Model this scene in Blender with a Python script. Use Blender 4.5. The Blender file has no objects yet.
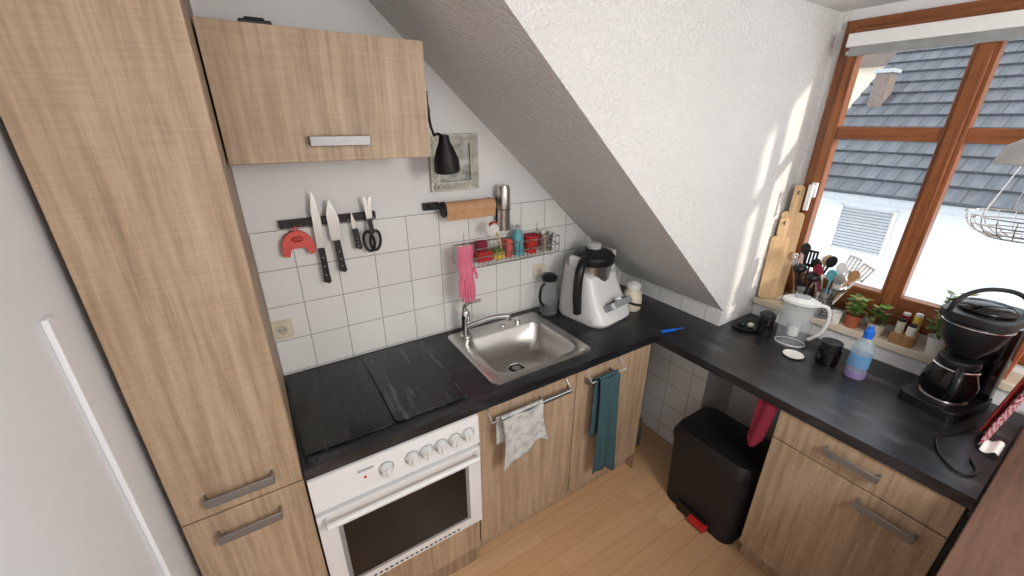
import bpy, bmesh, math, random
from mathutils import Vector, Matrix
random.seed(4)
S=bpy.context.scene
# ------------------------------------------------------------------ materials
def lin(c): 
    return tuple(((v/255)/12.92 if v/255<=.04045 else (((v/255)+.055)/1.055)**2.4) for v in c)+(1,)
def base(name):
    m=bpy.data.materials.new(name);m.use_nodes=True
    nt=m.node_tree;b=nt.nodes['Principled BSDF']
    return m,nt,b
def N(nt,t,**k):
    n=nt.nodes.new(t)
    for a,v in k.items(): setattr(n,a,v)
    return n
def coords(nt,scale=(1,1,1),rot=(0,0,0),loc=(0,0,0)):
    tc=N(nt,'ShaderNodeTexCoord');mp=N(nt,'ShaderNodeMapping')
    mp.inputs['Scale'].default_value=scale;mp.inputs['Rotation'].default_value=rot;mp.inputs['Location'].default_value=loc
    nt.links.new(tc.outputs['Object'],mp.inputs['Vector']);return mp.outputs[0]
def noise(nt,vec,scale,detail=3,rough=.5):
    n=N(nt,'ShaderNodeTexNoise');n.inputs['Scale'].default_value=scale;n.inputs['Detail'].default_value=detail;n.inputs['Roughness'].default_value=rough
    nt.links.new(vec,n.inputs['Vector']);return n.outputs['Fac']
def ramp(nt,fac,stops):
    r=N(nt,'ShaderNodeValToRGB');e=r.color_ramp.elements
    while len(e)<len(stops): e.new(.5)
    for el,(p,c) in zip(e,stops): el.position=p;el.color=c
    nt.links.new(fac,r.inputs[0]);return r.outputs[0]
def mix(nt,fac,a,b,mode='MIX'):
    n=N(nt,'ShaderNodeMix',data_type='RGBA',blend_type=mode)
    if isinstance(fac,float): n.inputs[0].default_value=fac
    else: nt.links.new(fac,n.inputs[0])
    for i,v in ((6,a),(7,b)):
        if isinstance(v,tuple): n.inputs[i].default_value=v
        else: nt.links.new(v,n.inputs[i])
    return n.outputs[2]
def bump(nt,b,h,strength,dist=.002):
    n=N(nt,'ShaderNodeBump');n.inputs['Strength'].default_value=strength;n.inputs['Distance'].default_value=dist
    nt.links.new(h,n.inputs['Height']);nt.links.new(n.outputs[0],b.inputs['Normal'])
def simple(name,c,rough=.5,metal=0.,trans=0.,var=.08,coat=0.,alpha=1.):
    m,nt,b=base(name);c=lin(c)
    v=coords(nt);n=noise(nt,v,22,2)
    lo=tuple(x*(1-var) for x in c[:3])+(1,);hi=tuple(min(1,x*(1+var)) for x in c[:3])+(1,)
    nt.links.new(ramp(nt,n,[(.3,lo),(.7,hi)]),b.inputs['Base Color'])
    b.inputs['Roughness'].default_value=rough;b.inputs['Metallic'].default_value=metal
    b.inputs['Transmission Weight'].default_value=trans;b.inputs['Coat Weight'].default_value=coat
    b.inputs['Alpha'].default_value=alpha
    return m
def wood(name,c1,c2,c3,grain='z',rough=.5,sc=1.,big=.35):
    m,nt,b=base(name)
    s={'z':(26,26,1.3),'x':(1.3,26,26),'y':(26,1.3,26)}[grain];s=tuple(k*sc for k in s)
    s2={'z':(7,7,.9),'x':(.9,7,7),'y':(7,.9,7)}[grain]
    s3={'z':(5,5,110),'x':(110,5,5),'y':(5,110,5)}[grain]
    f=noise(nt,coords(nt,s),1.8,8,.7)
    col=ramp(nt,f,[(.30,lin(c1)),(.5,lin(c2)),(.70,lin(c3))])
    g=noise(nt,coords(nt,s2,(0.05,.06,0)),1.5,4,.6)
    col=mix(nt,big,col,ramp(nt,g,[(.36,(.68,.65,.63,1)),(.56,(1,1,1,1))]),'MULTIPLY')
    h=noise(nt,coords(nt,s3),2,3)
    col=mix(nt,.36,col,ramp(nt,h,[(.35,(.72,.72,.72,1)),(.6,(1,1,1,1))]),'MULTIPLY')
    nt.links.new(col,b.inputs['Base Color']);b.inputs['Roughness'].default_value=rough
    bump(nt,b,f,.2,.001)
    return m
def tiles(name,u,size=.15,c=(243,243,240),grout=(174,172,168),ph=(0,0)):
    m,nt,b=base(name);tc=N(nt,'ShaderNodeTexCoord');sp=N(nt,'ShaderNodeSeparateXYZ');cb=N(nt,'ShaderNodeCombineXYZ')
    nt.links.new(tc.outputs['Object'],sp.inputs[0]);nt.links.new(sp.outputs[u],cb.inputs[0]);nt.links.new(sp.outputs['Z'],cb.inputs[1])
    mp=N(nt,'ShaderNodeMapping');mp.inputs['Location'].default_value=(ph[0],ph[1],0);nt.links.new(cb.outputs[0],mp.inputs[0])
    k=N(nt,'ShaderNodeTexBrick');k.offset=0;k.inputs['Scale'].default_value=1
    k.inputs['Brick Width'].default_value=size;k.inputs['Row Height'].default_value=size
    k.inputs['Mortar Size'].default_value=.0022;k.inputs['Mortar Smooth'].default_value=.4
    k.inputs['Color1'].default_value=lin(c);k.inputs['Color2'].default_value=lin(tuple(x-5 for x in c));k.inputs['Mortar'].default_value=lin(grout)
    nt.links.new(mp.outputs[0],k.inputs['Vector']);nt.links.new(k.outputs['Color'],b.inputs['Base Color'])
    b.inputs['Roughness'].default_value=.22
    inv=N(nt,'ShaderNodeMath',operation='SUBTRACT');inv.inputs[0].default_value=1;nt.links.new(k.outputs['Fac'],inv.inputs[1])
    bump(nt,b,inv.outputs[0],.5,.0015);return m
def plaster(name,c,sc=170,st=.5,d=.003):
    m,nt,b=base(name);v=coords(nt)
    n=noise(nt,v,sc,3,.6);n2=noise(nt,v,3,2)
    cc=lin(c);nt.links.new(ramp(nt,n2,[(.3,tuple(x*.96 for x in cc[:3])+(1,)),(.7,cc)]),b.inputs['Base Color'])
    b.inputs['Roughness'].default_value=.85;bump(nt,b,ramp(nt,n,[(.42,(0,0,0,1)),(.62,(1,1,1,1))]),st,d);return m

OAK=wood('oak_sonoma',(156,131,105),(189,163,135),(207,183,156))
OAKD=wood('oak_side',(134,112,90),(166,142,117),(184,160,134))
ORANGE=wood('window_wood',(96,52,22),(144,84,42),(166,102,56),rough=.35)
ORANGEY=wood('window_wood_y',(96,52,22),(144,84,42),(166,102,56),grain='y',rough=.35)
BEECH=wood('beech',(206,164,116),(228,192,146),(238,208,166),rough=.5)
BEECH2=wood('beech_dark',(150,104,62),(186,140,92),(200,156,108),rough=.5)
BROWN=wood('dark_brown_wood',(66,42,30),(96,64,46),(114,80,60),grain='x',rough=.55)
WALL=plaster('wall_paint',(240,240,240),60,.1)
ROUGH=plaster('woodchip_paint',(238,237,235),72,.8,.0045)
CEIL=plaster('ceiling_paint',(225,225,225),90,.2)
TILEX=tiles('wall_tiles_x','X',ph=(.02,.143))
TILEY=tiles('wall_tiles_y','Y',ph=(.02,.05))
WHITE=simple('white_enamel',(240,240,240),.3,var=.01)
WPLAST=simple('white_plastic',(236,236,234),.35,var=.02)
DOORW=simple('white_lacquer',(240,242,246),.5,var=.01)
STEEL=simple('steel',(205,203,199),.28,1.,var=.05)
CHROME=simple('chrome',(225,225,225),.12,1.,var=.02)
BRUSH=simple('brushed_handle',(150,150,150),.5,.9,var=.05)
SILVER=simple('silver_plastic',(166,168,172),.35,.25,var=.02)
BLACK=simple('black_plastic',(22,22,24),.4)
BLACKM=simple('black_matte',(30,30,32),.6)
GLOSS=simple('black_gloss',(12,12,13),.12)
IRON=simple('dark_iron',(30,28,30),.5,.4)
RED=simple('red_plastic',(205,45,45),.4)
CORAL=simple('coral_silicone',(226,92,84),.5)
PINK=simple('pink_rubber',(228,120,146),.6)
TEAL=simple('teal_plastic',(98,170,180),.4)
TEALC=simple('teal_cloth',(58,88,94),.95)
PAPER=simple('kraft_paper',(206,160,120),.85)
PAPERW=simple('white_paper',(238,236,230),.85)
GREEN=simple('leaf_green',(96,132,60),.6,var=.35)
YEL=simple('yellow',(226,196,90),.5)
TERRA=simple('terracotta',(176,96,62),.7)
DRED=simple('wine_red',(140,36,60),.8)
BLUE=simple('blue',(30,110,220),.4)
BEANS=simple('coffee_dark',(40,24,18),.6)
STONE=simple('sill_stone',(226,212,190),.4,var=.06)
CREAM=simple('cream_ceramic',(228,218,196),.35,var=.1)
def glassy(name,c,a=.35,rough=.05):
    m,nt,b=base(name);nt.nodes.remove(b);o=nt.nodes['Material Output']
    t=N(nt,'ShaderNodeBsdfTransparent');t.inputs[0].default_value=(.97,.98,.98,1)
    p=N(nt,'ShaderNodeBsdfPrincipled');p.inputs['Base Color'].default_value=lin(c);p.inputs['Roughness'].default_value=rough
    mx=N(nt,'ShaderNodeMixShader');mx.inputs[0].default_value=a
    nt.links.new(t.outputs[0],mx.inputs[1]);nt.links.new(p.outputs[0],mx.inputs[2]);nt.links.new(mx.outputs[0],o.inputs[0]);return m
GLASS=glassy('clear_glass',(220,228,230),.3)
PANE=glassy('window_pane',(200,210,220),.05)
SMOKE=glassy('smoked_glass',(20,18,18),.8)
SMOKE2=glassy('light_smoked_glass',(170,174,176),.28)
BLUEG=glassy('bottle_plastic',(190,212,226),.35)
def slate(name,c1,c2,c3,st,rough):
    m,nt,b=base(name)
    f=noise(nt,coords(nt,st),2.2,8,.66)
    nt.links.new(ramp(nt,f,[(.35,lin(c1)),(.55,lin(c2)),(.75,lin(c3))]),b.inputs['Base Color'])
    g=noise(nt,coords(nt),260,2)
    b.inputs['Roughness'].default_value=rough;bump(nt,b,g,.12,.001);return m
SLATE=slate('slate_laminate',(18,19,21),(33,34,37),(78,79,84),(2,6,6),.34)
SLATEY=slate('slate_laminate_y',(20,21,25),(38,39,44),(86,88,94),(6,2,6),.32)
SLATEHOB=slate('hob_cover_slate',(12,12,13),(24,24,26),(112,112,116),(14,1.8,6),.2)
SLATEHOB2=slate('hob_cover_dark',(10,10,11),(18,18,19),(64,62,60),(14,1.8,6),.18)
m,nt,b=base('laminate_floor');FLOOR=m
k=N(nt,'ShaderNodeTexBrick');k.offset=.37;k.inputs['Scale'].default_value=1;k.inputs['Brick Width'].default_value=.9;k.inputs['Row Height'].default_value=.095
k.inputs['Mortar Size'].default_value=.0008;k.inputs['Color1'].default_value=lin((222,182,140));k.inputs['Color2'].default_value=lin((210,166,124));k.inputs['Mortar'].default_value=lin((178,134,94))
nt.links.new(coords(nt),k.inputs['Vector'])
f=noise(nt,coords(nt,(1.5,24,1)),2,4)
nt.links.new(mix(nt,.6,k.outputs['Color'],ramp(nt,f,[(.3,(.84,.80,.76,1)),(.65,(1,1,1,1))]),'MULTIPLY'),b.inputs['Base Color']);b.inputs['Roughness'].default_value=.33
m,nt,b=base('red_check_cloth');CHECK=m
ck=N(nt,'ShaderNodeTexChecker');ck.inputs['Scale'].default_value=80;ck.inputs['Color1'].default_value=lin((140,40,56));ck.inputs['Color2'].default_value=lin((205,170,172))
nt.links.new(coords(nt),ck.inputs['Vector']);nt.links.new(ck.outputs[0],b.inputs['Base Color']);b.inputs['Roughness'].default_value=.95
m,nt,b=base('grey_speckled_towel');TOWEL=m
f=noise(nt,coords(nt),30,3,.6)
nt.links.new(ramp(nt,f,[(.40,lin((172,172,172))),(.55,lin((206,204,200)))]),b.inputs['Base Color']);b.inputs['Roughness'].default_value=.95
m,nt,b=base('roof_tiles');ROOF=m
k=N(nt,'ShaderNodeTexBrick');k.offset=.5;k.inputs['Scale'].default_value=1;k.inputs['Brick Width'].default_value=.22;k.inputs['Row Height'].default_value=.3
k.inputs['Mortar Size'].default_value=.018;k.inputs['Mortar Smooth'].default_value=.8;k.inputs['Color1'].default_value=lin((98,102,110));k.inputs['Color2'].default_value=lin((86,90,98));k.inputs['Mortar'].default_value=lin((56,60,66))
tc=N(nt,'ShaderNodeTexCoord');sp=N(nt,'ShaderNodeSeparateXYZ');cb=N(nt,'ShaderNodeCombineXYZ')
nt.links.new(tc.outputs['Object'],sp.inputs[0]);nt.links.new(sp.outputs['Y'],cb.inputs[0]);nt.links.new(sp.outputs['X'],cb.inputs[1]);nt.links.new(cb.outputs[0],k.inputs['Vector'])
nt.links.new(k.outputs['Color'],b.inputs['Base Color']);b.inputs['Roughness'].default_value=.6
wv=N(nt,'ShaderNodeTexWave');wv.bands_direction='Y';wv.inputs['Scale'].default_value=1.43;nt.links.new(tc.outputs['Object'],wv.inputs['Vector']);bump(nt,b,wv.outputs['Fac'],.8,.06)
FAC=simple('facade_render',(222,225,231),.9,var=.03)
SHUT=simple('shutter_grey',(170,174,178),.6)

# ------------------------------------------------------------------ mesh builder
class O:
    def __init__(s,name): s.name=name;s.bm=bmesh.new();s.mats=[]
    def mi(s,m):
        if m not in s.mats: s.mats.append(m)
        return s.mats.index(m)
    def face(s,vs,m):
        try:
            f=s.bm.faces.new(vs);f.material_index=s.mi(m);return f
        except ValueError: return None
    def box(s,x0,x1,y0,y1,z0,z1,m,M=None):
        P=[Vector(p) for p in ((x0,y0,z0),(x1,y0,z0),(x1,y1,z0),(x0,y1,z0),(x0,y0,z1),(x1,y0,z1),(x1,y1,z1),(x0,y1,z1))]
        if M: P=[M@p for p in P]
        v=[s.bm.verts.new(p) for p in P]
        for q in ((3,2,1,0),(4,5,6,7),(0,1,5,4),(1,2,6,5),(2,3,7,6),(3,0,4,7)): s.face([v[i] for i in q],m)
        return s
    def prism(s,poly,ax,a,b,m,M=None):
        def mk(u,w,t): 
            p={'y':(u,t,w),'z':(u,w,t),'x':(t,u,w)}[ax];p=Vector(p);return M@p if M else p
        A=[s.bm.verts.new(mk(u,w,a)) for u,w in poly];B=[s.bm.verts.new(mk(u,w,b)) for u,w in poly]
        s.face(A,m);s.face(B[::-1],m);n=len(poly)
        for i in range(n): s.face([A[i],B[i],B[(i+1)%n],A[(i+1)%n]],m)
        return s
    def cyl(s,p0,p1,r0,m,r1=None,seg=20,caps=True):
        r1=r0 if r1 is None else r1
        p0=Vector(p0);p1=Vector(p1);d=(p1-p0).normalized();a=d.orthogonal().normalized();c=d.cross(a)
        A=[];B=[]
        for i in range(seg):
            t=2*math.pi*i/seg;o=a*math.cos(t)+c*math.sin(t);A.append(s.bm.verts.new(p0+o*r0));B.append(s.bm.verts.new(p1+o*r1))
        for i in range(seg): s.face([A[i],A[(i+1)%seg],B[(i+1)%seg],B[i]],m)
        if caps: s.face(A[::-1],m);s.face(B,m)
        return s
    def lathe(s,c,prof,m,seg=32,sx=1,sy=1,M=None):
        rings=[]
        for r,z in prof:
            if r<1e-5:
                p=Vector((c[0],c[1],c[2]+z));rings.append([s.bm.verts.new(M@p if M else p)])
            else:
                R=[]
                for i in range(seg):
                    t=2*math.pi*i/seg;p=Vector((c[0]+r*sx*math.cos(t),c[1]+r*sy*math.sin(t),c[2]+z));R.append(s.bm.verts.new(M@p if M else p))
                rings.append(R)
        for A,B in zip(rings,rings[1:]):
            for i in range(seg):
                j=(i+1)%seg
                if len(A)==1 and len(B)==1: continue
                if len(A)==1: s.face([A[0],B[j],B[i]],m)
                elif len(B)==1: s.face([A[i],A[j],B[0]],m)
                else: s.face([A[i],A[j],B[j],B[i]],m)
        return s
    def tube(s,pts,r,m,seg=8,smooth=0,closed=False):
        P=[Vector(p) for p in pts]
        for _ in range(smooth):
            Q=[];n=len(P)
            if not closed: Q.append(P[0])
            for i in range(n if closed else n-1):
                a,b2=P[i],P[(i+1)%n];Q+= [a*.75+b2*.25,a*.25+b2*.75]
            if not closed: Q.append(P[-1])
            P=Q
        n=len(P);rings=[];prev=None
        for i,p in enumerate(P):
            if closed: d=(P[(i+1)%n]-P[i-1])
            else: d=P[min(i+1,n-1)]-P[max(i-1,0)]
            d.normalize()
            a=d.orthogonal().normalized() if prev is None else (prev-d*prev.dot(d)).normalized()
            prev=a;c=d.cross(a)
            rr=r[i*len(r)//n] if isinstance(r,(list,tuple)) else r
            rings.append([s.bm.verts.new(p+(a*math.cos(2*math.pi*k/seg)+c*math.sin(2*math.pi*k/seg))*rr) for k in range(seg)])
        for i in range(n if closed else n-1):
            A=rings[i];B=rings[(i+1)%n]
            for k in range(seg): s.face([A[k],A[(k+1)%seg],B[(k+1)%seg],B[k]],m)
        if not closed: s.face(rings[0][::-1],m);s.face(rings[-1],m)
        return s
    def ring(s,c,r,t,m,ax='z',n=28,seg=6,sx=1,sy=1):
        pts=[]
        for i in range(n):
            a=2*math.pi*i/n;u=r*sx*math.cos(a);w=r*sy*math.sin(a)
            pts.append({'z':(c[0]+u,c[1]+w,c[2]),'y':(c[0]+u,c[1],c[2]+w),'x':(c[0],c[1]+u,c[2]+w)}[ax])
        return s.tube(pts,t,m,seg,closed=True)
    def sphere(s,c,r,m,sx=1,sy=1,sz=1,n=12,seg=20):
        return s.lathe(c,[(r*math.sin(math.pi*i/n) if 0<i<n else 0,-r*sz*math.cos(math.pi*i/n)) for i in range(n+1)],m,seg,sx,sy)
    def sheet(s,fn,nu,nv,m):
        V=[[s.bm.verts.new(Vector(fn(i/nu,j/nv))) for j in range(nv+1)] for i in range(nu+1)]
        for i in range(nu):
            for j in range(nv): s.face([V[i][j],V[i+1][j],V[i+1][j+1],V[i][j+1]],m)
        return s
    def done(s,bevel=0,center=True,solid=0,flat=False):
        bm=s.bm
        if not solid: bmesh.ops.recalc_face_normals(bm,faces=bm.faces[:])
        c=Vector((0,0,0))
        if center:
            mn=Vector([min(v.co[i] for v in bm.verts) for i in range(3)]);mx=Vector([max(v.co[i] for v in bm.verts) for i in range(3)])
            c=(mn+mx)/2;c.z=mn.z
            for v in bm.verts: v.co-=c
        me=bpy.data.meshes.new(s.name);bm.to_mesh(me);bm.free()
        for m in s.mats: me.materials.append(m)
        if not flat:
            me.shade_smooth();me.set_sharp_from_angle(angle=math.radians(38))
        o=bpy.data.objects.new(s.name,me);o.location=c;S.collection.objects.link(o)
        if solid:
            q=o.modifiers.new('s','SOLIDIFY');q.thickness=solid
        if bevel:
            q=o.modifiers.new('b','BEVEL');q.width=bevel;q.segments=2;q.limit_method='ANGLE';q.angle_limit=math.radians(40)
        return o
def rrect(x0,x1,y0,y1,r,n=5):
    P=[]
    for cx,cy,a0 in ((x1-r,y1-r,0),(x0+r,y1-r,90),(x0+r,y0+r,180),(x1-r,y0+r,270)):
        for i in range(n+1):
            a=math.radians(a0+90*i/n);P.append((cx+r*math.cos(a),cy+r*math.sin(a)))
    return P
CZ=2.34; XW=2.40; XK=1.976; YC=-.707; YB=-3.2; XL=-.32
# ------------------------------------------------------------------ room shell
O('floor').box(XL-.1,XW+.1,YB-.1,.1,-.06,0,FLOOR).done(center=False)
O('ceiling').box(XL-.1,XW+.1,YB-.1,.1,CZ,CZ+.08,CEIL).done(center=False)
O('wall_back').box(XL-.1,XW+.1,0,.1,0,CZ,WALL).done(center=False)
O('wall_left').box(XL-.1,XL,YB,0,0,CZ,DOORW).done(center=False)
O('wall_front').box(XL-.1,XW+.1,YB-.1,YB,0,CZ,WALL).done(center=False)
O('wall_dormer_cheek').prism([(.457,CZ),(XW,CZ),(XW,0),(XK,0),(XK,.985)],'y',YC,0,ROUGH).done(center=False)
WY0,WY1,WZ0,WZ1=-1.78,-.752,1.04,2.295
w=O('wall_right')
w.box(XW,XW+.16,YB,WY0,0,CZ,WALL).box(XW,XW+.16,WY1,YC,0,CZ,ROUGH).box(XW,XW+.16,WY0,WY1,WZ1,CZ,WALL)
w.box(XW,XW+.16,WY0,WY1,0,WZ0,WALL).box(2.285,XW,YB,YC,0,.965,WALL)
w.done(center=False)
O('trim_window_sill').box(2.262,XW,-1.80,YC,.966,1.0,STONE).done(.004)
O('trim_tile_splashback').prism([(0,.9),(XK,.9),(XK,.975),(1.385,1.507),(0,1.507)],'y',-.008,0,TILEX).done(center=False,flat=True)
O('trim_tile_kneewall').box(XK-.008,XK,YC,-.008,.9,.975,TILEY).done(center=False,flat=True)
O('trim_tile_under_counter').box(XK-.006,XK,YC,-.01,.0,.85,TILEY).done(center=False,flat=True)
O('baseboard_right').box(2.27,2.285,-1.2,YC,0,.06,WPLAST).done(center=False)
O('trim_left_corner').box(XL,-.309,-.745,-.715,.0,1.56,DOORW).done(.003)
# ------------------------------------------------------------------ window
w=O('window_1')
def fr(y0,y1,z0,z1,t,x0,x1,tb=None):
    tb=tb or t
    w.box(x0,x1,y0,y0+t,z0,z1,ORANGE);w.box(x0,x1,y1-t,y1,z0,z1,ORANGE)
    w.box(x0,x1,y0+t,y1-t,z0,z0+tb,ORANGEY);w.box(x0,x1,y0+t,y1-t,z1-t,z1,ORANGEY)
fr(WY0,WY1,WZ0,WZ1,.045,2.375,2.46)
fr(-1.225,-.79,1.075,2.26,.04,2.362,2.42,.1)
fr(-1.742,-1.215,1.075,2.26,.04,2.364,2.42,.1)
for a,b2 in ((-1.19,-.82),(-1.71,-1.25)): w.box(2.372,2.41,a,b2,1.818,1.872,ORANGEY)
w.box(2.352,2.366,-1.24,-1.2,1.09,2.25,ORANGE)
w.box(2.394,2.398,-1.19,-.82,1.17,2.23,PANE);w.box(2.394,2.398,-1.71,-1.25,1.17,2.23,PANE)
w.done(.004)
h=O('window_handle');h.box(2.345,2.361,-.825,-.80,1.55,1.62,WPLAST);h.cyl((2.345,-.812,1.6),(2.32,-.812,1.6),.009,WPLAST);h.box(2.312,2.328,-.822,-.802,1.49,1.612,WPLAST);h.done(.003)
bl=O('window_blind');bl.box(2.30,2.345,-1.76,-.80,2.185,2.235,WPLAST);bl.cyl((2.325,-1.76,2.165),(2.325,-.80,2.165),.010,SHUT);bl.box(2.315,2.32,-1.75,-.81,2.15,2.19,simple('blind_fabric',(150,152,152),.8));bl.done(.003)
# ------------------------------------------------------------------ neighbour house
n=O('neighbour_house')
n.box(8,12,-9,1.5,-6,.95,FAC)
for i in range(14): n.box(7.97,8,.28,.92,.0+i*.046,.035+i*.046,SHUT)
n.box(7.96,7.99,.24,.28,-.04,.68,WPLAST);n.box(7.96,7.99,.92,.96,-.04,.68,WPLAST)
n.cyl((7.6,-9,.86),(7.6,1.6,.86),.07,SHUT)
n.done(center=False)
bpy_r=O('neighbour_roof');L=5.2
bpy_r.box(0,L,-10.5,0,-.08,0,ROOF)
for i in range(17):
    M=Matrix.Translation((i*.3,0,0))@Matrix.Rotation(math.radians(6),4,'Y')
    bpy_r.box(0,.33,-10.5,0,.0,.045,ROOF,M)
ro=bpy_r.done(center=False,flat=True);ro.location=(7.55,1.68,.92);ro.rotation_euler=(0,math.radians(-36),0)
CH=simple('chimney_brick',(120,104,96),.9,var=.2)
c=O('neighbour_chimney');c.box(9.2,9.5,1.25,1.45,1.6,2.65,CH);c.box(9.17,9.53,1.22,1.48,2.65,2.71,SHUT);c.done(.01)
c=O('neighbour_house_far');c.box(14,16,2.2,9,-4,3.2,simple('beige_render',(226,212,192),.9));c.prism([(2.0,3.2),(9.2,3.2),(5.6,5.6)],'x',13.8,16.2,CH);c.done(center=False)
# ------------------------------------------------------------------ tall cabinet
def handle(o,p0,p1,out,z):
    x0,y0=p0;x1,y1=p1;ox,oy=out
    d=Vector((x1-x0,y1-y0,0));L=d.length;d.normalize();o_=Vector((ox,oy,0));ol=o_.length;o_.normalize()
    M=Matrix(((d.x,o_.x,0,x0),(d.y,o_.y,0,y0),(0,0,1,z),(0,0,0,1)))
    o.box(0,L,ol-.006,ol,-.014,.014,BRUSH,M);o.box(0,.006,0,ol-.006,-.014,.014,BRUSH,M);o.box(L-.006,L,0,ol-.006,-.014,.014,BRUSH,M)
t=O('tall_cabinet')
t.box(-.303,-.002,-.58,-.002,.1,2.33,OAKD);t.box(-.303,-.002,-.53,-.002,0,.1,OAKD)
t.box(-.302,-.003,-.6,-.582,.872,2.328,OAK);t.box(-.302,-.003,-.6,-.582,.105,.866,OAK)
handle(t,(-.235,-.6),(-.07,-.6),(0,-.03),.935);handle(t,(-.235,-.6),(-.075,-.6),(0,-.03),.795)
t.done(.0015)
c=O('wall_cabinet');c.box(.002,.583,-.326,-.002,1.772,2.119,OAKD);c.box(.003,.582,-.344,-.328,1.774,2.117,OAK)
handle(c,(.21,-.344),(.38,-.344),(0,-.028),1.832);c.done(.0015)
b_=O('small_dark_box');b_.box(.10,.18,-.26,-.18,2.1195,2.14,BLACK);b_.box(.115,.165,-.245,-.195,2.14,2.148,BLACKM);b_.done(.004)
# ------------------------------------------------------------------ base cabinets (sink run)
c=O('sink_base_cabinet')
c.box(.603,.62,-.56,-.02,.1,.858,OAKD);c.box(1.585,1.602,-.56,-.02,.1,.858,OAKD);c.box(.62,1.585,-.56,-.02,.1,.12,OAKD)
c.box(.605,1.109,-.582,-.562,.116,.850,OAK);c.box(1.113,1.602,-.582,-.562,.116,.850,OAK)
c.box(.603,1.602,-.53,-.51,0,.1,OAK)
c.box(1.60,1.606,-.582,-.1,.0,.858,OAKD)
handle(c,(.90,-.582),(1.06,-.582),(0,-.03),.79);handle(c,(1.16,-.582),(1.32,-.582),(0,-.03),.79)
c.done(.0015)
def overbar(name,x0,x1,z):
    o=O(name)
    o.tube([(x0,-.570,.8545),(x0,-.60,.8545),(x0,-.64,z),(x1,-.64,z),(x1,-.60,.8545),(x1,-.570,.8545)],.004,CHROME,8);return o.done()
overbar('towel_bar',.64,1.03,.82);overbar('towel_bar',1.15,1.36,.81)
def towel(name,x0,x1,zt,zb,m,amp=.012,seed=0,fold=.10,sk=0,y0=-.646,diag=0):
    o=O(name)
    def f(u,v):
        x=x0+(x1-x0)*u; x+=(.5-u)*fold*math.sin(v*math.pi/2+.4)*(1-v)*.6+sk*v
        z=zt-(zt-zb)*v-(.025*math.sin(u*5+seed))*v-diag*u*v
        y=y0-.004-amp*(1+math.sin(u*11+seed+v*1.2))*(.35+v*.65)
        return (x,y,z)
    o.sheet(f,34,24,m)
    def g(u,v):
        a=v*math.pi;p=f(u,0);return (p[0],-.64-.010*math.cos(a),zt+.009*math.sin(a))
    o.sheet(g,34,8,m)
    o.sheet(lambda u,v:(x0+(x1-x0)*u,-.628+.004*math.sin(u*15+seed),zt-(zt-zb)*.6*v),34,10,m)
    return o.done(solid=.003)
towel('dish_towel',.665,.885,.826,.60,TOWEL,amp=.009,seed=1,sk=.01,diag=-.03)
towel('teal_dish_towel',1.18,1.32,.816,.25,TEALC,amp=.010,seed=3,sk=.02,fold=.08)
# ------------------------------------------------------------------ oven
o=O('oven')
o.box(.004,.598,-.58,-.03,.30,.856,WHITE)
o.prism([(-.58,.856),(-.603,.852),(-.612,.725),(-.58,.715)],'x',.004,.598,WHITE)
o.box(.004,.598,-.612,-.582,.30,.706,WHITE)
o.box(.075,.53,-.615,-.611,.36,.645,GLOSS);o.box(.06,.545,-.6135,-.6115,.345,.66,simple('grey_print',(150,150,150),.4))
o.tube([(.03,-.612,.685),(.03,-.65,.69),(.572,-.65,.69),(.572,-.612,.685)],.011,WHITE,10)
for x in (.24,.33,.385,.44,.495,.55):
    o.cyl((x,-.606,.79),(x,-.63,.787),.021,WPLAST,r1=.018);o.box(x-.004,x+.004,-.637,-.628,.77,.806,WPLAST)
    o.ring((x,-.609,.79),.025,.0012,BRUSH,'y')
o.cyl((.17,-.608,.79),(.17,-.613,.79),.004,RED)
o.box(.15,.2,-.6095,-.607,.815,.822,SHUT)
o.box(.004,.598,-.57,-.1,.0,.29,OAKD)
o.box(.004,.598,-.582,-.57,.1,.292,OAK)
for i in range(20): o.box(.1+i*.02,.112+i*.02,-.613,-.611,.31,.318,BLACK)
o.done(.002)
# ------------------------------------------------------------------ countertop
HX0,HX1,HY0,HY1=.76,1.195,-.505,-.155
c=O('countertop')
c.box(.001,HX0,-.6,-.009,.86,.9,SLATE);c.box(HX0,HX1,-.6,HY0,.86,.9,SLATE);c.box(HX0,HX1,HY1,-.009,.86,.9,SLATE);c.box(HX1,1.604,-.6,-.009,.86,.9,SLATE)
c.box(1.604,XK-.009,-.707,-.009,.86,.9,SLATEY);c.box(1.604,2.27,-1.722,-.708,.86,.9,SLATEY)
c.done(center=False)
h=O('hob_cover');h.prism(rrect(.012,.302,-.545,-.045,.012),'z',.9005,.908,SLATEHOB2);h.prism(rrect(.308,.592,-.545,-.045,.012),'z',.9005,.910,SLATEHOB);h.prism(rrect(.012,.05,-.58,-.55,.004),'z',.9005,.902,GLOSS);h.done(.0015)
# sink
s=O('kitchen_sink')
RX=(.708,1.242,-.54,-.06)
out=rrect(*RX,.03,6);inn=rrect(.77,1.185,-.49,-.165,.05,6);low=rrect(.80,1.155,-.465,-.195,.045,6)
def ringv(P,z): return [s.bm.verts.new((x,y,z)) for x,y in P]
A0=ringv(out,.9005);A=ringv(out,.905);A1=ringv(rrect(.715,1.235,-.533,-.067,.026,6),.909);A2=ringv(rrect(.762,1.193,-.50,-.157,.055,6),.905);B=ringv(inn,.895);Cc=ringv(low,.765);D=ringv(rrect(.83,1.125,-.435,-.225,.04,6),.757)
for P,Q in ((A0,A),(A,A1),(A1,A2),(A2,B),(B,Cc),(Cc,D)):
    for i in range(len(P)): s.face([P[i],P[(i+1)%len(P)],Q[(i+1)%len(P)],Q[i]],STEEL)
s.face(D,STEEL)
s.ring((.97,-.30,.759),.042,.004,CHROME);s.cyl((.97,-.30,.756),(.97,-.30,.760),.038,IRON);s.cyl((.97,-.30,.76),(.97,-.30,.764),.022,CHROME)
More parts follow.
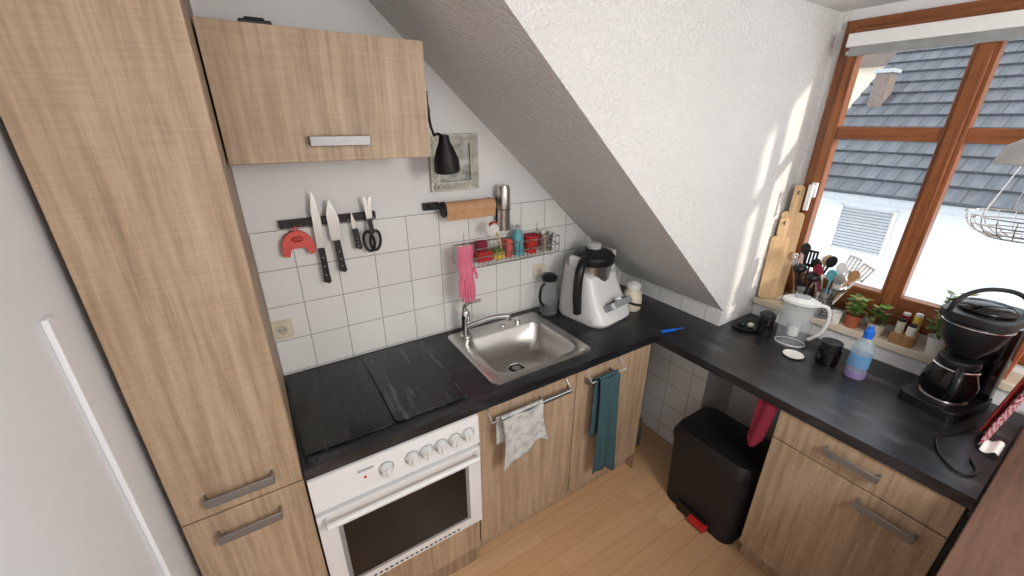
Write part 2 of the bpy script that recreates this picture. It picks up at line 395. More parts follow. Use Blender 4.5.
s.cyl((1.09,-.115,.905),(1.09,-.115,.925),.017,CHROME);s.ring((1.0,-.115,.909),.014,.003,CHROME)
s.done()
f=O('kitchen_faucet')
f.lathe((.79,-.12,.909),[(0,0),(.028,0),(.028,.008),(.022,.014),(.021,.09),(.024,.10),(.024,.125),(.018,.14),(0,.145)],CHROME)
f.tube([(.79,-.13,.97),(.83,-.16,.99),(.90,-.20,1.02),(.965,-.24,1.025)],[.016,.014,.013,.014],CHROME,12,2)
f.cyl((.958,-.236,1.025),(.963,-.24,1.002),.014,CHROME)
f.tube([(.79,-.12,1.045),(.785,-.118,1.075),(.81,-.14,1.095),(.85,-.17,1.11)],[.013,.011,.009,.008],CHROME,10,2)
f.done()
# ------------------------------------------------------------------ base cabinet right
c=O('drawer_base_cabinet')
c.box(1.63,2.2,-1.715,-1.202,.1,.858,OAKD);c.box(1.66,1.68,-1.715,-1.202,0,.1,OAK)
c.box(1.612,1.629,-1.714,-1.203,.725,.855,OAK);c.box(1.612,1.629,-1.714,-1.203,.108,.719,OAK)
handle(c,(1.612,-1.37),(1.612,-1.53),(-.03,0),.80);handle(c,(1.612,-1.50),(1.612,-1.66),(-.03,0),.665)
c.done(.0015)
b_=O('brown_wood_sideboard');b_.box(.75,2.25,-2.3,-1.7275,.9,.935,BROWN);b_.box(.78,2.22,-2.28,-1.745,0,.9,BROWN);b_.done(.003)
# ------------------------------------------------------------------ pedal bin
b_=O('pedal_bin')
def loftbin(secs,m):
    R=[[b_.bm.verts.new((x,y,z)) for x,y in rrect(*q,r,6)] for q,r,z in secs]
    for P,Q in zip(R,R[1:]):
        for i in range(len(P)): b_.face([P[i],P[(i+1)%len(P)],Q[(i+1)%len(P)],Q[i]],m)
    b_.face(R[0][::-1],m);b_.face(R[-1],m)
loftbin([((1.62,1.90,-1.16,-.79),.05,0),((1.60,1.91,-1.175,-.775),.06,.41)],BLACKM)
loftbin([((1.595,1.915,-1.18,-.77),.06,.41),((1.595,1.915,-1.18,-.77),.06,.44),((1.615,1.90,-1.165,-.785),.06,.48),((1.665,1.85,-1.12,-.83),.05,.492)],BLACK)
b_.box(1.60,1.63,-1.05,-.89,.0,.06,BLACK);b_.box(1.575,1.61,-1.06,-.97,.02,.045,RED)
b_.done()
o=O('wine_red_cloth');o.sheet(lambda u,v:(1.618+.006*math.sin(u*7+v*2),-1.112-.078*u*(1-.25*v),.855-.21*v-.03*math.sin(u*4)*v),20,16,DRED);o.done(solid=.003)
o=O('dustpan');M=Matrix.Translation((1.72,-.36,.0))@Matrix.Rotation(math.radians(-4),4,'Y');DG=simple('grey_plastic',(96,100,104),.5)
o.box(0,.02,-.12,.12,0.005,.24,DG,M);o.box(0,.07,-.12,-.11,0.005,.22,DG,M);o.box(0,.07,.11,.12,0.005,.22,DG,M);o.box(0,.018,-.015,.015,.24,.62,BLACKM,M);o.done(.003)
# ------------------------------------------------------------------ sockets
SI=simple('socket_inset',(195,190,180),.5)
def socket(name,x,z):
    o=O(name);o.prism(rrect(x-.04,x+.04,z-.04,z+.04,.008),'y',-.018,-.0085,CREAM)
    o.ring((x,-.019,z),.021,.003,CREAM,'y');o.cyl((x,-.0185,z),(x,-.0182,z),.019,SI);o.cyl((x-.009,-.0195,z),(x-.009,-.018,z),.003,BLACK,seg=8);o.cyl((x+.009,-.0195,z),(x+.009,-.018,z),.003,BLACK,seg=8);o.done(.002)
socket('wall_socket',.032,1.11);socket('wall_socket',1.30,1.12)
# ------------------------------------------------------------------ knife rail & tools
o=O('knife_rail');o.box(.10,.45,-.028,-.0085,1.515,1.545,BLACKM);
for x in (.12,.17,.34,.44): o.cyl((x,-.028,1.525),(x,-.034,1.52),.003,CHROME,seg=8)
o.done(.003)
def knife(name,x,ztop,zbot,tilt,bl=.6,w=.02,hm=BLACK):
    o=O(name);L=ztop-zbot;M=Matrix.Translation((x,-.040,ztop))@Matrix.Rotation(math.radians(tilt),4,'Y')
    b0=-L*bl
    o.prism([(-w*.1,0),(w*.5,-.04),(w*.8,-L*.25),(w*.8,b0),(-w*.8,b0),(-w*.75,-L*.2)],'y',-.001,.001,STEEL,M)
    o.prism([(-.011,b0),(.011,b0),(.013,-L+.04),(.016,-L+.008),(.006,-L),(-.012,-L+.01),(-.009,-L*.85)],'y',-.008,.008,hm,M)
    for k in (.7,.8,.9): o.cyl(M@Vector((0,-.0085,-L*k)),M@Vector((0,.0085,-L*k)),.003,STEEL,seg=8)
    o.done(.001)
knife('kitchen_knife',.225,1.65,1.28,0);knife('santoku_knife',.28,1.615,1.315,-2,.55,.028)
knife('paring_knife',.355,1.56,1.40,-3,.45,.012)
o=O('kitchen_scissors')
for sg in (-1,1):
    M=Matrix.Translation((.42,-.044+sg*.002,1.50))@Matrix.Rotation(math.radians(sg*6),4,'Y')@Matrix.Scale(1.15,4)
    o.prism([(-.006,.09),(.004,.10),(.01,-.02),(-.01,-.02)],'y',-.001,.001,STEEL,M)
    P=[M@Vector((sg*.018+.018*math.cos(a),0,-.06+.036*math.sin(a))) for a in [2*math.pi*i/18 for i in range(18)]]
    o.tube(P,.006,BLACK,8,closed=True);o.box(-.008,.008,-.004,.004,-.035,.02,BLACK,M)
o.cyl((.42,-.05,1.485),(.42,-.036,1.485),.006,STEEL,seg=12);o.done()
o=O('silicone_pot_holder')
pts=[];
for i in range(13):
    a=math.pi*i/12;pts.append((.148+.055*math.cos(a),1.445+.062*math.sin(a)))
pts+=[(.092,1.418),(.112,1.408),(.125,1.44),(.172,1.44),(.185,1.408),(.204,1.418)]
o.prism(pts,'y',-.047,-.03,CORAL);o.ring((.148,-.038,1.512),.008,.003,CORAL,'y');o.sphere((.148,-.047,1.475),.022,simple('coral_dark',(190,60,60),.5),sz=.5,sy=.3);o.done(.004)
# ------------------------------------------------------------------ clip lamp on wall cabinet
o=O('clip_lamp')
o.box(.584,.604,-.30,-.26,1.93,1.98,BLACK);o.tube([(.60,-.28,1.955),(.61,-.28,1.94),(.615,-.27,1.88),(.635,-.255,1.84)],.005,BLACK,8,2)
M=Matrix.Translation((.69,-.225,1.755))@Matrix.Rotation(math.radians(-8),4,'Y')@Matrix.Rotation(math.radians(10),4,'X')
o.lathe((0,0,0),[(0,.085),(.018,.085),(.022,.06),(.03,.045),(.047,.0),(.05,-.045),(.047,-.045),(.044,0),(.02,.04),(0,.045)],IRON,M=M)
o.tube([(.635,-.255,1.84),(.655,-.24,1.845),(.68,-.227,1.835)],.005,BLACK,8)
o.sphere((.69,-.225,1.735),.022,WPLAST);o.done()
o=O('picture_frame');FX0,FX1,FZ0,FZ1=.705,.935,1.60,1.838
FRM=simple('antique_silver',(192,190,178),.45,.2,var=.25)
t_=.04
o.box(FX0,FX1,-.022,-.003,FZ0,FZ0+t_,FRM);o.box(FX0,FX1,-.022,-.003,FZ1-t_,FZ1,FRM);o.box(FX0,FX0+t_,-.022,-.003,FZ0+t_,FZ1-t_,FRM);o.box(FX1-t_,FX1,-.022,-.003,FZ0+t_,FZ1-t_,FRM)
o.box(FX0+t_,FX1-t_,-.008,-.003,FZ0+t_,FZ1-t_,simple('print_grey',(180,180,172),.4,var=.5))
for i in range(9):
    for zz in (FZ0+.02,FZ1-.02): o.ring((FX0+.02+i*.0237,-.024,zz),.009,.003,FRM,'y',12)
    for xx in (FX0+.02,FX1-.02): o.ring((xx,-.024,FZ0+.02+i*.0247),.009,.003,FRM,'y',12)
o.done(.003)
# ------------------------------------------------------------------ paper towel holder
o=O('paper_towel_holder')
o.box(.66,.73,-.03,-.003,1.525,1.555,BLACKM);o.box(.985,1.0,-.03,-.003,1.515,1.55,BLACKM);o.tube([(.68,-.02,1.545),(.68,-.07,1.545),(.995,-.07,1.54),(.995,-.02,1.54)],.007,BLACKM,8)
o.cyl((.735,-.07,1.53),(.98,-.07,1.53),.03,PAPER);o.cyl((.725,-.07,1.53),(.735,-.07,1.53),.034,BLACKM)
o.sheet(lambda u,v:(.74+.24*u,-.098+.01*v,1.53-.05*v),8,4,PAPER)
o.done()
o=O('pepper_mill');o.lathe((1.045,-.06,1.40),[(0,0),(.03,0),(.031,.005),(.029,.09),(.031,.1),(.031,.19),(.026,.21),(0,.215)],STEEL);o.ring((1.045,-.06,1.50),.031,.002,IRON);o.box(1.03,1.06,-.032,-.009,1.42,1.55,BLACKM);o.done()
o=O('wire_rack')
x0,x1,yb,yf,zb,zt=.79,1.335,-.02,-.135,1.26,1.345
for z in (zb,zt,(zb+zt)/2):
    o.tube([(x0,yb,z),(x1,yb,z),(x1,yf,z),(x0,yf,z)],.003,CHROME,6,closed=True)
for i in range(23):
    x=x0+(x1-x0)*i/22;o.tube([(x,yb,zt+.0),(x,yb,zb),(x,yf,zb),(x,yf,zt)],.0016,CHROME,5)
for i in range(4): 
    y=yb+(yf-yb)*i/3;o.tube([(x0,y,zb),(x1,y,zb)],.0016,CHROME,5)
o.tube([(.85,-.012,zt+.05),(.85,-.012,zb)],.003,CHROME,6);o.tube([(1.28,-.012,zt+.05),(1.28,-.012,zb)],.003,CHROME,6)
o.done()
o=O('rubber_gloves')
for k,(gx,gy) in enumerate(((.775,-.150),(.80,-.156))):
    o.sheet(lambda u,v,gx=gx,gy=gy:(gx+(u-.5)*.05*(1-.15*v),gy-.012*math.sin(u*math.pi)-.004*math.sin(v*9),1.38-.16*v),10,14,PINK)
    for j,(dx,ln) in enumerate(((-.02,.07),(-.008,.095),(.005,.10),(.017,.09))):
        o.tube([(gx+dx,gy-.006,1.225),(gx+dx*1.1,gy-.012,1.21-ln*.5),(gx+dx*1.15,gy-.01,1.21-ln)],[.007,.0075,.006],PINK,8,1)
    o.tube([(gx+.02,gy-.006,1.27),(gx+.032,gy-.012,1.245),(gx+.034,gy-.012,1.22)],[.008,.007,.006],PINK,8,1)
o.done()
def bottle(name,c,prof,m,cap=None,capprof=None):
    o=O(name);o.lathe(c,prof,m)
    if cap: o.lathe(c,capprof,cap)
    return o.done()
z0=1.263
bottle('teal_detergent_bottle',(1.12,-.07,z0),[(0,0),(.028,0),(.030,.01),(.030,.10),(.018,.125),(0,.126)],TEAL,SHUT,[(.012,.124),(.012,.15),(0,.152)])
o=O('dish_sponges');o.box(.88,.96,-.1,-.03,z0,z0+.05,RED);o.box(.97,1.03,-.1,-.04,z0,z0+.035,YEL);o.box(.97,1.03,-.1,-.04,z0+.035,z0+.05,GREEN);o.box(.885,.94,-.09,-.05,z0+.052,z0+.10,DRED);o.box(1.04,1.075,-.1,-.05,z0,z0+.09,CORAL);o.done(.008)
o=O('dish_brush');o.tube([(1.0,-.11,z0+.06),(.985,-.11,1.38),(.96,-.115,1.43)],.006,BEECH,8);o.sphere((.955,-.115,1.445),.022,RED,sz=.7);o.cyl((.95,-.13,1.44),(.94,-.15,1.435),.018,PAPERW,r1=.022);o.done()
o=O('red_pot');o.lathe((1.20,-.07,z0),[(0,0),(.030,0),(.040,.085),(.042,.09),(.038,.09),(.03,.01),(0,.008)],RED);o.sphere((1.20,-.07,z0+.08),.03,DRED,sz=.6);o.done()
o=O('metal_bucket');o.lathe((1.285,-.075,z0),[(0,0),(.036,0),(.046,.09),(.049,.092),(.044,.09),(.034,.008),(0,.006)],STEEL);o.tube([(1.24,-.075,z0+.088),(1.255,-.11,z0+.06),(1.315,-.11,z0+.06),(1.33,-.075,z0+.088)],.002,CHROME,6,2)
o.lathe((1.285,-.075,z0),[(0,.07),(.04,.07)],BEANS)
o.done()
# ------------------------------------------------------------------ back-counter appliances
o=O('glass_carafe');c=(1.305,-.105,.9005)
o.lathe(c,[(0,0),(.048,0),(.053,.02),(.048,.09),(.038,.17),(.04,.20)],SMOKE2);o.lathe(c,[(0,.005),(.048,.005),(.050,.02),(0,.02)],BEANS);o.lathe(c,[(.041,.195),(.044,.20),(.044,.215),(.03,.23),(0,.235)],BLACK);o.tube([(1.267,-.115,1.085),(1.225,-.135,1.08),(1.22,-.135,1.0),(1.26,-.12,.96)],.007,BLACK,8,2);o.done()
# food processor: white shell hugging a bowl, black lid, black handle, sloped display panel
o=O('food_processor')
M=Matrix.Translation((1.50,-.235,.9005))@Matrix.Rotation(math.radians(10),4,'Z')
def loft(o,secs,m,M):
    R=[[o.bm.verts.new(M@Vector((x,y,z+k*(y)))) for x,y in rrect(*q,r,6)] for q,r,z,k in secs]
    for P,Q in zip(R,R[1:]):
        for i in range(len(P)): o.face([P[i],P[(i+1)%len(P)],Q[(i+1)%len(P)],Q[i]],m)
    o.face(R[0][::-1],m);o.face(R[-1],m)
BODY=simple('processor_body',(228,229,229),.3,.0,var=.01)
loft(o,[((-.135,.155,-.165,.14),.07,.0,0),((-.145,.165,-.18,.15),.08,.02,0),((-.140,.163,-.165,.15),.08,.08,.12),((-.125,.158,-.12,.145),.07,.15,.30),((-.115,.150,-.085,.14),.06,.21,.35),((-.105,.142,-.06,.135),.05,.255,.30)],BODY,M)
pm=M@Matrix.Translation((0.015,-.150,.092))@Matrix.Rotation(math.radians(-38),4,'X')@Matrix.Translation((0,0,.018))
o.prism(rrect(-.09,.09,-.055,.055,.025),'z',-.03,.004,SILVER,pm);o.prism(rrect(-.055,.055,.0,.042,.005),'z',.003,.008,BLACK,pm)
for q in (-.065,-.04,.04,.065): o.cyl(pm@Vector((q,-.028,.003)),pm@Vector((q,-.028,.010)),.009,BLACKM)
o.cyl(pm@Vector((0,-.03,.003)),pm@Vector((0,-.03,.02)),.019,WPLAST)
o.lathe((0.015,.02,0),[(.092,.2),(.100,.30),(.104,.315)],STEEL,M=M)
o.lathe((0.015,.02,0),[(.108,.295),(.114,.305),(.112,.335),(.095,.352),(.05,.36),(.05,.372),(0,.372)],BLACK,M=M)
o.lathe((0.015,.02,0),[(.038,.37),(.039,.395),(.03,.402),(.0,.402)],glassy('cup_plastic',(220,220,220),.7),M=M)
# black handle on the left running down the body
o.tube([M@Vector(p) for p in ((-.085,.0,.335),(-.13,-.02,.335),(-.165,-.03,.28),(-.17,-.03,.17),(-.155,-.03,.06))],[.020,.022,.024,.024,.022],BLACK,14,2)
o.box(.125,.15,-.03,.07,.20,.345,BODY,M);o.box(-.125,-.10,-.01,.07,.20,.345,BODY,M)
o.done(.003)
o=O('coffee_bean_jar');c=(1.742,-.31,.9005)
o.lathe(c,[(0,0),(.048,0),(.053,.01),(.055,.06),(.05,.10),(.035,.125),(.035,.135)],CREAM);o.lathe(c,[(.038,.13),(.04,.15),(.02,.165),(0,.168)],WPLAST)
for i in range(110):
    a=i*2.4;zz=.015+.10*((i*.618)%1);rr=.054 if zz<.07 else .050;o.sphere((c[0]+rr*math.cos(a),c[1]+rr*math.sin(a),c[2]+zz),.008,BEANS,n=5,seg=8)
o.done()
o=O('blue_vegetable_knife');M=Matrix.Translation((1.66,-.60,.9025))@Matrix.Rotation(math.radians(-15),4,'Z')
o.prism([(-.01,-.007),(.07,-.006),(.07,.007),(-.01,.007)],'z',0,.010,BLUE,M);o.prism([(.07,-.005),(.13,0),(.12,.007),(.07,.007)],'z',.003,.005,BLUE,M);o.done(.002)
# ------------------------------------------------------------------ right-counter things
Z=.9005
o=O('soap_dish');o.lathe((2.06,-.79,Z),[(0,0),(.045,0),(.06,.012),(.058,.014),(.04,.006),(0,.005)],BLACK);o.sphere((2.05,-.78,Z+.025),.022,BLACK,sz=.8);o.sphere((2.08,-.81,Z+.02),.016,PAPERW,sz=.8);o.done(.003)
o=O('coffee_press');c=(2.07,-.88,Z);o.lathe(c,[(0,0),(.036,0),(.036,.04)],BLACK);o.lathe(c,[(.034,.04),(.034,.09)],SMOKE);o.lathe(c,[(.036,.09),(.036,.115),(.02,.128),(0,.13)],BLACK);o.box(2.022,2.036,-.89,-.87,Z+.02,Z+.11,BLACK);o.done(.002)
# clear oval water-filter jug
o=O('water_filter_jug');J=Matrix.Translation((2.085,-.995,Z))@Matrix.Rotation(math.radians(20),4,'Z')
JG=glassy('clear_jug_plastic',(226,232,236),.20,.06)
o.lathe((0,0,0),[(0,0),(.050,0),(.054,.012),(.057,.08),(.063,.19),(.065,.225)],JG,sx=.82,sy=1.12,M=J)
o.tube([J@Vector((.055*.82*math.cos(t*.2618),.055*1.12*math.sin(t*.2618),.012)) for t in range(24)],.0022,WPLAST,6,closed=True)
o.tube([J@Vector((.065*.82*math.cos(t*.2618),.065*1.12*math.sin(t*.2618),.222)) for t in range(24)],.003,WPLAST,6,closed=True)
o.lathe((0,0,0),[(0,.085),(.026,.088),(.034,.11),(.052,.13),(.058,.19),(.061,.22)],glassy('filter_funnel',(240,242,244),.32,.2),sx=.8,sy=1.05,M=J)
o.lathe((0,0,0),[(0,.05),(.024,.052),(.026,.12),(0,.125)],WPLAST,M=J)
o.lathe((0,0,0),[(.066,.222),(.066,.232),(.045,.243),(0,.246)],WPLAST,sx=.84,sy=1.12,M=J)
o.prism(rrect(-.02,.02,-.03,.03,.01),'z',.243,.252,SHUT,J)
o.tube([J@Vector(p) for p in ((0,-.07,.222),(0,-.105,.222),(0,-.118,.17),(0,-.108,.09),(0,-.066,.045))],[.009,.008,.0075,.008,.008],WPLAST,10,2)
o.prism([(-.014,.055),(.014,.055),(0,.092)],'z',.205,.228,JG,J)
o.done()
o=O('saucer');o.lathe((1.985,-1.06,Z),[(0,0),(.030,0),(.042,.008),(.040,.01),(.025,.004),(0,.004)],PAPERW);o.done()
o=O('jar_of_coffee');c=(2.05,-1.165,Z);o.lathe(c,[(0,0),(.038,0),(.040,.01),(.040,.06),(0,.06)],BEANS);o.lathe(c,[(.0415,.0),(.0425,.07),(.037,.085)],SMOKE);o.lathe(c,[(.040,.08),(.040,.105),(0,.107)],BLACK);o.done()
o=O('water_bottle');c=(2.03,-1.275,Z)
o.lathe(c,[(0,0),(.034,0),(.037,.01),(.037,.03),(.036,.035)],simple('pinkish_label',(150,130,175),.4),sx=.85);o.lathe(c,[(.037,.035),(.036,.10),(.037,.13),(.029,.165),(.015,.185)],BLUEG,sx=.85);o.lathe(c,[(.0375,.055),(.037,.085),(.0375,.11)],glassy('label_blue',(110,165,215),.7),sx=.86)
o.lathe(c,[(.016,.183),(.017,.20),(.017,.215),(.010,.222),(.009,.235),(0,.236)],BLUE);o.done()
o=O('coffee_maker')
K=Matrix.Translation((2.09,-1.525,Z))@Matrix.Rotation(math.radians(-10),4,'Z')@Matrix.Scale(1.1,4)
o.prism(rrect(-.10,.15,-.08,.08,.03),'z',0,.035,BLACK,K)
o.prism(rrect(.085,.15,-.075,.075,.02),'z',.03,.30,SMOKE,K);o.prism(rrect(.10,.14,-.05,.05,.01),'z',.04,.29,BLACKM,K)
o.cyl(K@Vector((0,0,.035)),K@Vector((0,0,.042)),.066,STEEL,seg=28)
o.lathe((0,0,.043),[(0,0),(.055,0),(.068,.02),(.07,.06),(.055,.10),(.045,.12),(.05,.13)],SMOKE,M=K);o.lathe((0,0,.043),[(0,.003),(.055,.003),(.064,.02),(.066,.05),(0,.05)],BEANS,M=K)
o.lathe((0,0,.043),[(.05,.118),(.053,.13),(.05,.142),(0,.145)],BLACK,M=K)
o.tube([K@Vector((.054*math.cos(2*math.pi*i/24),.054*math.sin(2*math.pi*i/24),.153)) for i in range(24)],.005,CHROME,6,closed=True)
o.tube([K@Vector(p) for p in ((-.045,-.02,.165),(-.10,-.045,.17),(-.115,-.05,.11),(-.07,-.03,.06))],.011,BLACK,10,2)
o.lathe((0,0,.2),[(0,0),(.035,0),(.066,.05),(.078,.10),(.08,.115),(.078,.12),(0,.122)],BLACK,M=K)
o.tube([K@Vector((.081*math.cos(2*math.pi*i/28),.081*math.sin(2*math.pi*i/28),.312)) for i in range(28)],.004,CHROME,6,closed=True)
o.prism(rrect(-.085,.155,-.082,.082,.05),'z',.325,.35,BLACK,K)
o.lathe((.02,0,.35),[(.065,0),(.067,.01),(.05,.025),(0,.03)],GLOSS,M=K)
o.tube([K@Vector(p) for p in ((-.075,.05,.34),(-.075,.045,.39),(-.02,.02,.425),(.07,-.02,.42),(.12,-.05,.39),(.13,-.06,.33))],.008,IRON,8,2)
o.done(.002)
o=O('coffee_maker_cable');o.tube([(2.0,-1.64,Z+.012),(1.92,-1.61,Z+.005),(1.84,-1.58,Z+.005),(1.76,-1.60,Z+.005),(1.70,-1.64,Z+.005),(1.68,-1.68,Z+.005),(1.74,-1.70,Z+.005),(1.80,-1.67,Z+.005)],.004,BLACK,8,3);o.done()
o=O('checked_oven_cloth')
o.sheet(lambda u,v:(1.90+.22*u,-1.705+.04*v+.008*math.sin(u*9+v*3),1.17-.265*v+.02*math.sin(u*6)*(1-v)),26,20,CHECK);
o.sheet(lambda u,v:(1.98+.2*u,-1.695+.04*v+.006*math.sin(u*10+2),1.24-.33*v),20,14,CORAL);
o.sheet(lambda u,v:(1.87+.07*u,-1.715+.04*v,.915+.008*math.sin(v*6)+.01*u),10,10,PAPERW);o.done(solid=.004)
# ------------------------------------------------------------------ sill items
SZ=1.0005
o=O('cutting_board')
def board(x,y,w_,h_,yaw,lean,m,tk=.014,hole=True):
    M=Matrix.Translation((x,y,SZ+.002))@Matrix.Rotation(math.radians(yaw),4,'Z')@Matrix.Rotation(math.radians(lean),4,'X')
    P=rrect(-w_/2,w_/2,0,h_*.78,.02,4);P2=rrect(-.022,.022,h_*.77,h_,.018,4)
    o.prism(P,'y',-tk/2,tk/2,m,M);o.prism(P2,'y',-tk/2,tk/2,m,M)
    if hole: o.ring(M@Vector((0,-tk/2,h_*.94)),.007,.003,BEANS,'y',12)
board(2.322,-.765,.10,.60,-68,-2,BEECH);board(2.295,-.752,.085,.44,-45,-2,BEECH);o.done(.003)
def holder(name,x,y,r,h_,m,items):
    o=O(name);o.lathe((x,y,SZ),[(0,0),(r,0),(r,h_),(r-.003,h_),(r-.003,.005),(0,.005)],m,28)
    for k in range(6):
        for i in range(18):
            a=2*math.pi*(i+.5*(k%2))/18;o.cyl((x+(r+.0002)*math.cos(a),y+(r+.0002)*math.sin(a),SZ+.02+k*.017),(x+(r+.001)*math.cos(a),y+(r+.001)*math.sin(a),SZ+.02+k*.017),.004,BLACKM,seg=8)
    for kind,dx,dy,ln,mm in items:
        p0=Vector((x+dx*.2,y+dy*.2,SZ+.01));d=Vector((dx,dy,h_)).normalized();p1=p0+d*ln
        o.cyl(p0,p1,.005,mm,seg=8)
        side=Vector((0,1,0));up=d
        side=(side-up*side.dot(up)).normalized();nn=up.cross(side)
        Mx=Matrix(((side.x,nn.x,up.x,p1.x),(side.y,nn.y,up.y,p1.y),(side.z,nn.z,up.z,p1.z),(0,0,0,1)))
        if kind=='spoon': 
            P=[(.021*math.cos(a),.025+.03*math.sin(a)) for a in [2*math.pi*i/16 for i in range(16)]];o.prism(P,'y',-.004,.004,mm,Mx)
        if kind=='ladle': o.sphere(p1,.032,mm,sz=.75)
        if kind=='spat':
            for q in (-.024,-.010,.004,.018): o.box(q,q+.009,-.002,.002,0,.075,mm,Mx)
            o.box(-.024,.027,-.002,.002,.07,.08,mm,Mx);o.box(-.024,.027,-.002,.002,-.004,.01,mm,Mx)
        if kind=='whisk':
            for q in range(5):
                a=math.pi*q/5;ca,sa=math.cos(a),math.sin(a)
                o.tube([Mx@Vector(v) for v in ((0,0,0),(.022*ca,.022*sa,.05),(0.012*ca,.012*sa,.085),(-.012*ca,-.012*sa,.085),(-.022*ca,-.022*sa,.05),(0,0,0))],.0014,CHROME,5,2)
    return o.done()
holder('utensil_holder',2.305,-.905,.040,.13,STEEL,[('spoon',.015,.02,.27,BLACK),('spoon',-.02,.03,.24,BEECH2),('ladle',-.03,.01,.22,BLACK),('ladle',-.035,-.03,.20,BLACK),('spoon',.0,-.03,.25,BEECH),('spoon',-.01,-.04,.26,BLACK),('whisk',-.04,.015,.22,BLACK),('spat',0,.0,.22,BLACK)])
holder('utensil_holder',2.305,-1.005,.045,.13,STEEL,[('spat',-.01,-.03,.25,WPLAST),('spoon',-.03,.02,.21,DRED),('whisk',.0,.02,.20,STEEL),('spoon',-.02,-.02,.24,WPLAST),('spat',-.01,-.055,.24,PAPERW),('spoon',.0,.035,.22,BLACK),('spoon',-.03,-.01,.2,TEAL),('ladle',-.03,-.04,.18,STEEL),('spoon',-.01,-.045,.22,BEECH2),('ladle',-.02,.03,.2,PAPERW),('spoon',-.035,-.03,.2,STEEL)])
def plant(name,x,y,r,h_,pm,n,spread,ht,lm,big=.02):
    o=O(name);o.lathe((x,y,SZ),[(0,0),(r*.75,0),(r,h_),(r+.004,h_+.002),(r-.004,h_),(r*.8,h_-.01),(0,h_-.01)],pm)
    for i in range(n):
        a=random.uniform(0,2*math.pi);q=random.uniform(.2,1)*spread;zz=SZ+h_+random.uniform(.1,1)*ht
        p=Vector((x+q*math.cos(a),y+q*math.sin(a),zz));p.x=min(p.x,2.33)
        o.tube([(x,y,SZ+h_-.01),((x+p.x)/2,(y+p.y)/2,(SZ+h_+zz)/2+.01),p],.0012,GREEN,4,1)
        t=Vector((math.cos(a+random.uniform(-.6,.6)),math.sin(a+random.uniform(-.6,.6)),random.uniform(-.3,.6))).normalized();sd=t.cross(Vector((0,0,1))).normalized()*big*.45
        v=[o.bm.verts.new(k) for k in (p-t*big*.5,p+sd,p+t*big*.6,p-sd)];mm=lm[i%len(lm)];o.face(v,mm)
    return o.done()
LG=simple('dry_leaf',(150,140,84),.7,var=.3)
plant('herb_pot',2.30,-1.14,.032,.06,TERRA,70,.038,.09,[GREEN,GREEN,LG],.028)
plant('flowering_pot',2.30,-1.228,.032,.055,CREAM,80,.042,.08,[GREEN,DRED,LG,GREEN],.028)
plant('basil_pot',2.31,-1.425,.032,.07,PAPERW,90,.042,.21,[GREEN,GREEN,LG],.034)
o=O('spice_basket');o.prism(rrect(2.268,2.345,-1.365,-1.285,.012),'z',SZ,SZ+.05,BEECH2)
for i,(mm,hh) in enumerate(((CREAM,.10),(DRED,.12),(PAPERW,.09),(YEL,.13))): 
    xx=2.29+.035*(i%2);yy=-1.305-.038*(i//2);o.cyl((xx,yy,SZ+.045),(xx,yy,SZ+hh),.015,mm,seg=14);o.cyl((xx,yy,SZ+hh),(xx,yy,SZ+hh+.012),.013,(BLACK,WPLAST)[i%2],seg=12)
o.done(.002)
o=O('coffee_mug');o.lathe((2.285,-1.078,SZ),[(0,0),(.020,0),(.022,.055),(.019,.055),(.018,.006),(0,.006)],PAPERW);o.ring((2.263,-1.078,SZ+.03),.012,.003,PAPERW,'y',16);o.done()
o=O('food_packets')
for i,(yy,mm,hh) in enumerate(((-1.50,RED,.12),(-1.535,YEL,.15),(-1.575,PAPERW,.13),(-1.62,TERRA,.16))):
    Mq=Matrix.Translation((2.31,yy,SZ))@Matrix.Rotation(math.radians(8*(i%2)-4),4,'X');o.prism([(-.03,0),(.03,0),(.026,hh*.8),(.02,hh),(-.02,hh),(-.026,hh*.8)],'y',-.014,.014,mm,Mq)
o.done(.004)
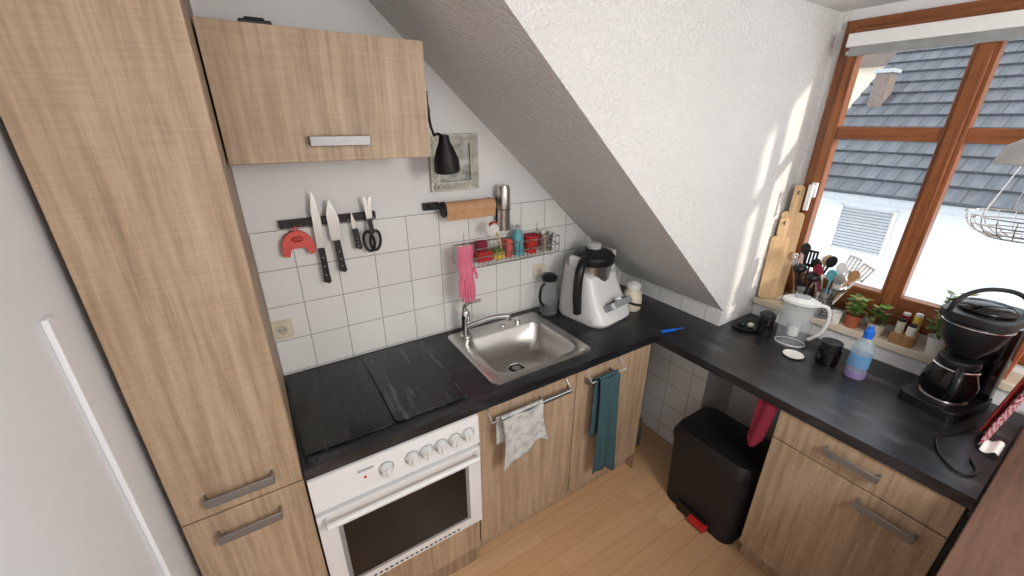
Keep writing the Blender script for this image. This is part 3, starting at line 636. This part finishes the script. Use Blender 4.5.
# ------------------------------------------------------------------ hanging basket and pendant
o=O('hanging_wire_basket');c=(1.90,-1.54,1.595)
PR=((.125,.045),(.118,.022),(.10,.0),(.07,-.015),(.035,-.02))
for r,z in PR: o.ring((c[0],c[1],c[2]+z),r,.0022,CHROME,'z',36)
for i in range(20):
    a=2*math.pi*i/20;ca,sa=math.cos(a),math.sin(a);o.tube([(c[0]+r*ca,c[1]+r*sa,c[2]+z) for r,z in PR],.0016,CHROME,5)
for i in range(3):
    a=2*math.pi*i/3+.4;o.tube([(c[0]+.125*math.cos(a),c[1]+.125*math.sin(a),c[2]+.045),(c[0],c[1],c[2]+.45)],.0015,CHROME,5)
o.tube([(c[0],c[1],c[2]+.45),(c[0],c[1],CZ-.001)],.002,CHROME,5);o.done()
o=O('pendant_lamp');LS=simple('lamp_shade_white',(190,190,188),.5);lx,ly=1.60,-1.585;o.lathe((lx,ly,1.80),[(.11,0),(.112,.002),(.10,.04),(.05,.075),(.02,.085),(.018,.11),(0,.115)],LS);o.tube([(lx,ly,1.91),(lx,ly,CZ-.001)],.003,WPLAST,6);o.sphere((lx,ly,1.83),.025,WPLAST);o.done()

# ------------------------------------------------------------------ light
w=bpy.data.worlds.new('World');S.world=w;w.use_nodes=True;nt=w.node_tree;bg=nt.nodes['Background']
bg.inputs[0].default_value=(.90,.95,1,1);bg.inputs[1].default_value=2.3
def light(name,typ,loc,rot,energy,color=(1,1,1),**k):
    l=bpy.data.lights.new(name,typ);l.energy=energy;l.color=color
    for a,v in k.items(): setattr(l,a,v)
    ob=bpy.data.objects.new(name,l);ob.location=loc;ob.rotation_euler=rot;S.collection.objects.link(ob);return ob
d=Vector((-1,2.0,-.9)).normalized()
sun=light('sun','SUN',(6,-3,5),d.to_track_quat('-Z','Y').to_euler(),3.2,(1,.90,.76),angle=math.radians(3))
light('room_fill_light','POINT',(.95,-2.5,2.0),(0,0,0),50,(1,.975,.95),shadow_soft_size=.25)  # added fill light, unseen behind the camera, brightens the interior; no real fixture
# ------------------------------------------------------------------ camera
F=Vector((.4951,.7810,-.3808)).normalized();R=Vector((.8455,-.5340,.0042)).normalized();U=R.cross(F).normalized()
cam=bpy.data.cameras.new('camera');co=bpy.data.objects.new('camera',cam);S.collection.objects.link(co)
Mx=Matrix((R,U,-F)).transposed().to_4x4();Mx.translation=Vector((.042,-1.719,1.887));co.matrix_world=Mx
cam.sensor_width=36;cam.lens=404.2/1024*36;cam.clip_start=.01;S.camera=co
S.view_settings.view_transform='Standard'
